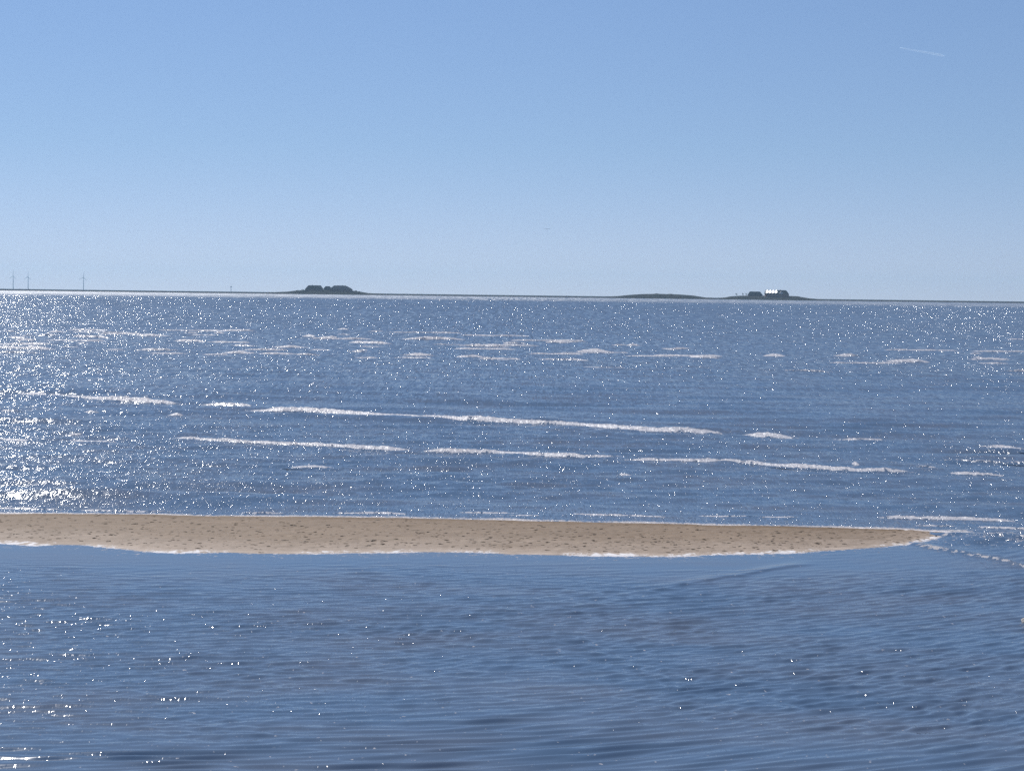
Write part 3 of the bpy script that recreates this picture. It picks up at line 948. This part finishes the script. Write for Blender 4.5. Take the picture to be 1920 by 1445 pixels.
def tree(px, base, top, spread, label, lean=-0.15, name="windswept_tree", D=D_L + 20, leafy=False):
    p, q = W(px, base, D), W(px, top, D)
    H = q.z - p.z
    root = tag(empty(name, p), label, "bush" if leafy else "tree", "trees on the mounds")
    mb = MB()
    mb.tube([(0, 0, -.6), (lean * H * .2, 0, H * .3), (lean * H * .5, 0, H * .62)], [H * .045, H * .035, H * .02], 7)
    limbs = []
    for k in range(8):
        a = k * 2.4
        s = Vector((lean * H * .3, 0, H * (.25 + .05 * k)))
        e = s + Vector((math.cos(a) * spread * .8 + lean * H * .4, math.sin(a) * spread * .7, H * (.22 + .06 * random.random())))
        e.z = min(e.z, H * .95)
        mb.tube([s, (s + e) / 2 + Vector((0, 0, .1 * H)), e], [H * .02, H * .014, H * .006], 5)
        limbs.append((s, e))
    mb.build("trunk", M_BARK, root)
    mb = MB()
    for k in range(420 if leafy else 230):
        s, e = random.choice(limbs)
        c = s + (e - s) * random.uniform(.45, 1.15) + Vector([random.gauss(0, spread * .22) for _ in range(3)])
        c.z = min(max(c.z, H * .12), H * 1.05)
        d = Vector([random.gauss(0, 1) for _ in range(3)]).normalized()
        u = d.cross(Vector((0, 0, 1))).normalized()
        w_, l_ = (0.22, 0.35) if leafy else (0.07, 0.75)
        mb.add([c - u * w_ - d * l_ * .5, c + u * w_ - d * l_ * .5, c + u * w_ + d * l_ * .5, c - u * w_ + d * l_ * .5], [(0, 1, 2, 3)])
    mb.build("crown", M_LEAF if leafy else M_TWIG, root)


tree(1382, 555.3, 549.3, 2.6, "lone bare windswept tree at the left of the right mound", -.35)
tree(1393.5, 555.0, 549.0, 2.2, "bare tree second from the left on the right mound", -.2)
tree(1399.5, 555.2, 548.4, 2.4, "bare tree closest to the dark low farmhouse on the right mound", -.1)
tree(667.5, 547.0, 544.6, 1.5, "small round bush right of the grey thatched farmhouse", 0, "bush", leafy=True)
tree(674.0, 548.0, 546.3, 2.0, "lowest bush at the right foot of the left mound", 0, "bush", leafy=True)
tree(568.5, 545.6, 542.8, 4.6, "broad hedge bush against the left end of the dark thatched farmhouse", 0, "bush", leafy=True)
tree(558.0, 546.2, 544.2, 3.6, "low bush on the left slope of the left mound", 0, "bush", leafy=True)

# ------------------------------------------------------------------ wind turbines far inland
M_TOWER = simple_mat("turbine_paint", (0.34, 0.35, 0.37), (0.40, 0.41, 0.43), 0.1, 0.6)


def turbine(px, hub, base, rot, blade, label, D=12400.0):
    p, q = W(px, base + 1.5, D), W(px, hub, D)
    H = q.z - p.z
    root = tag(empty("wind_turbine", p), label, "wind turbine", "wind turbines beyond the marsh")
    mb = MB(); mb.tube([(0, 0, 0), (0, 0, H * .5), (0, 0, H)], [2.9, 2.4, 1.9], 14); mb.build("tower", M_TOWER, root, True)
    mb = MB(); mb.box(-1.9, 1.9, -4.2, 6.2, H - 1.6, H + 2.2); mb.build("nacelle", M_TOWER, root)
    mb = MB(); mb.tube([(0, -4.2, H + .3), (0, -5.5, H + .3), (0, -6.6, H + .3)], [1.9, 1.6, .5], 12); hub_o = mb.build("hub", M_TOWER, root, True)
    for k in range(3):
        a = R(rot + 120 * k)
        d = Vector((math.sin(a) * 0.86, math.sin(a) * -.5, math.cos(a)))
        u = Vector((math.cos(a), 0, -math.sin(a)))
        n_ = 7
        vs, fs = [], []
        for j in range(n_):
            s = j / (n_ - 1)
            c = Vector((0, -5.2, H + .3)) + d * (blade * s)
            wd = (1.2 + 2.2 * min(s / .2, 1)) * (1 - .78 * max(0, (s - .2) / .8))
            th = .55 * (1 - .8 * s)
            vs += [c - u * wd * .35, c + Vector((0, -th, 0)), c + u * wd * .65, c + Vector((0, th, 0))]
        for j in range(n_ - 1):
            for kk in range(4):
                fs.append((j * 4 + kk, j * 4 + (kk + 1) % 4, j * 4 + 4 + (kk + 1) % 4, j * 4 + 4 + kk))
        fs += [(0, 1, 2, 3), tuple(4 * n_ - 4 + i for i in range(4))]
        mesh_obj("blade", vs, fs, M_TOWER, root)
    return root


turbine(24.8, 517.6, 540, 3, 42, "leftmost of the three distant wind turbines")
turbine(52.8, 519.0, 540.5, 5, 39, "middle wind turbine, just right of the leftmost one")
turbine(156.6, 520.0, 542, 8, 40, "wind turbine standing alone right of the other two")

# slim beacon far away
p, q = W(433.2, 547.5, 9000), W(433.2, 536.2, 9000)
root = tag(empty("beacon_tower", p), "thin faint beacon tower with wider head on the horizon", "tower")
H = q.z - p.z
mb = MB(); mb.tube([(0, 0, 0), (0, 0, H - 6)], [1.5, 1.1], 10); mb.build("shaft", M_TOWER, root, True)
mb = MB(); mb.tube([(0, 0, H - 7), (0, 0, H - 6), (0, 0, H - 1.5), (0, 0, H)], [1.2, 3.6, 3.6, 1.0], 12); mb.build("lantern", M_TOWER, root, True)

# ------------------------------------------------------------------ things in the sky
gx = W(1025.5, 429.8, 420)
root = tag(empty("gull", gx), "tiny grey bird gliding low in the middle of the sky", "bird")
M_BIRD = simple_mat("grey_feathers", (0.28, 0.29, 0.31), (0.4, 0.41, 0.43), 8, 0.8)
vs, fs = [], []
sec = [(-.72, .06, .02, .05), (-.45, .13, .10, .03), (-.16, .17, .05, .03), (-.05, .20, .02, .07), (.05, .20, .02, .07), (.16, .17, .05, .03), (.45, .13, .10, .03), (.72, .06, .02, .05)]
for x, c, z, th in sec:
    vs += [(x, -c * .5, z), (x, 0, z + th * .6), (x, c * .6, z), (x, 0, z - th * .4)]
for j in range(len(sec) - 1):
    for k in range(4):
        fs.append((j * 4 + k, j * 4 + (k + 1) % 4, j * 4 + 4 + (k + 1) % 4, j * 4 + 4 + k))
fs += [(0, 1, 2, 3), tuple(4 * len(sec) - 4 + i for i in range(4))]
mb = MB()
mb.add(vs, fs)
mb.tube([(0, -.32, .02), (0, -.2, .03), (0, 0, .0), (0, .22, 0), (0, .36, .01)], [.025, .055, .085, .05, .03], 8)
o = mb.build("body", M_BIRD, root, True)
root.scale = (1.05, 1.05, 1.05)

mt, nt, out = mat_new("contrail_vapour")
tr = nt.nodes.new("ShaderNodeBsdfTransparent")
df = nt.nodes.new("ShaderNodeBsdfTranslucent"); df.inputs[0].default_value = (.80, .93, 1.0, 1)
df2 = nt.nodes.new('ShaderNodeBsdfDiffuse'); df2.inputs[0].default_value = (.80, .93, 1.0, 1)
add = nt.nodes.new('ShaderNodeAddShader'); nt.links.new(df.outputs[0], add.inputs[0]); nt.links.new(df2.outputs[0], add.inputs[1])
tc = nt.nodes.new("ShaderNodeTexCoord")
nz = noise(nt, tc.outputs['Object'], 0.01, 2)
mx = nt.nodes.new("ShaderNodeMixShader")
nt.links.new(mth(nt, 'MULTIPLY_ADD', nz.outputs[0], 0.16, 0.04, clamp=True), mx.inputs[0])
nt.links.new(tr.outputs[0], mx.inputs[1]); nt.links.new(add.outputs[0], mx.inputs[2])
nt.links.new(mx.outputs[0], out.inputs[0])
a, b = W(1688, 90, 21000), W(1771, 105, 20500)
mb = MB()
pts, rad = [], []
for i in range(16):
    s = i / 15
    pts.append(a.lerp(b, s) - a + Vector((0, 0, random.uniform(-1.5, 1.5)))); rad.append(5 + 8 * s ** .8 if i < 15 else 5)
mb.tube(pts, rad, 8)
ct = mb.build("contrail", mt, None, True)
ct.location = a
tag(ct, "short thin white contrail high in the right of the sky", "contrail")

# ------------------------------------------------------------------ haze over the water
mt, nt, out = mat_new("sea_haze")
pv = nt.nodes.new("ShaderNodeVolumePrincipled")
pv.inputs['Color'].default_value = (0.55, 0.80, 1.0, 1)
pv.inputs['Density'].default_value = 5e-5
pv.inputs['Anisotropy'].default_value = 0.3
nt.links.new(pv.outputs[0], out.inputs['Volume'])
mb = MB(); mb.box(-9000, 9000, -80, 13800, -1.6, 175)
hz = mb.build("haze", mt)
tag(hz, "thin sea haze over the water", kind="stuff")
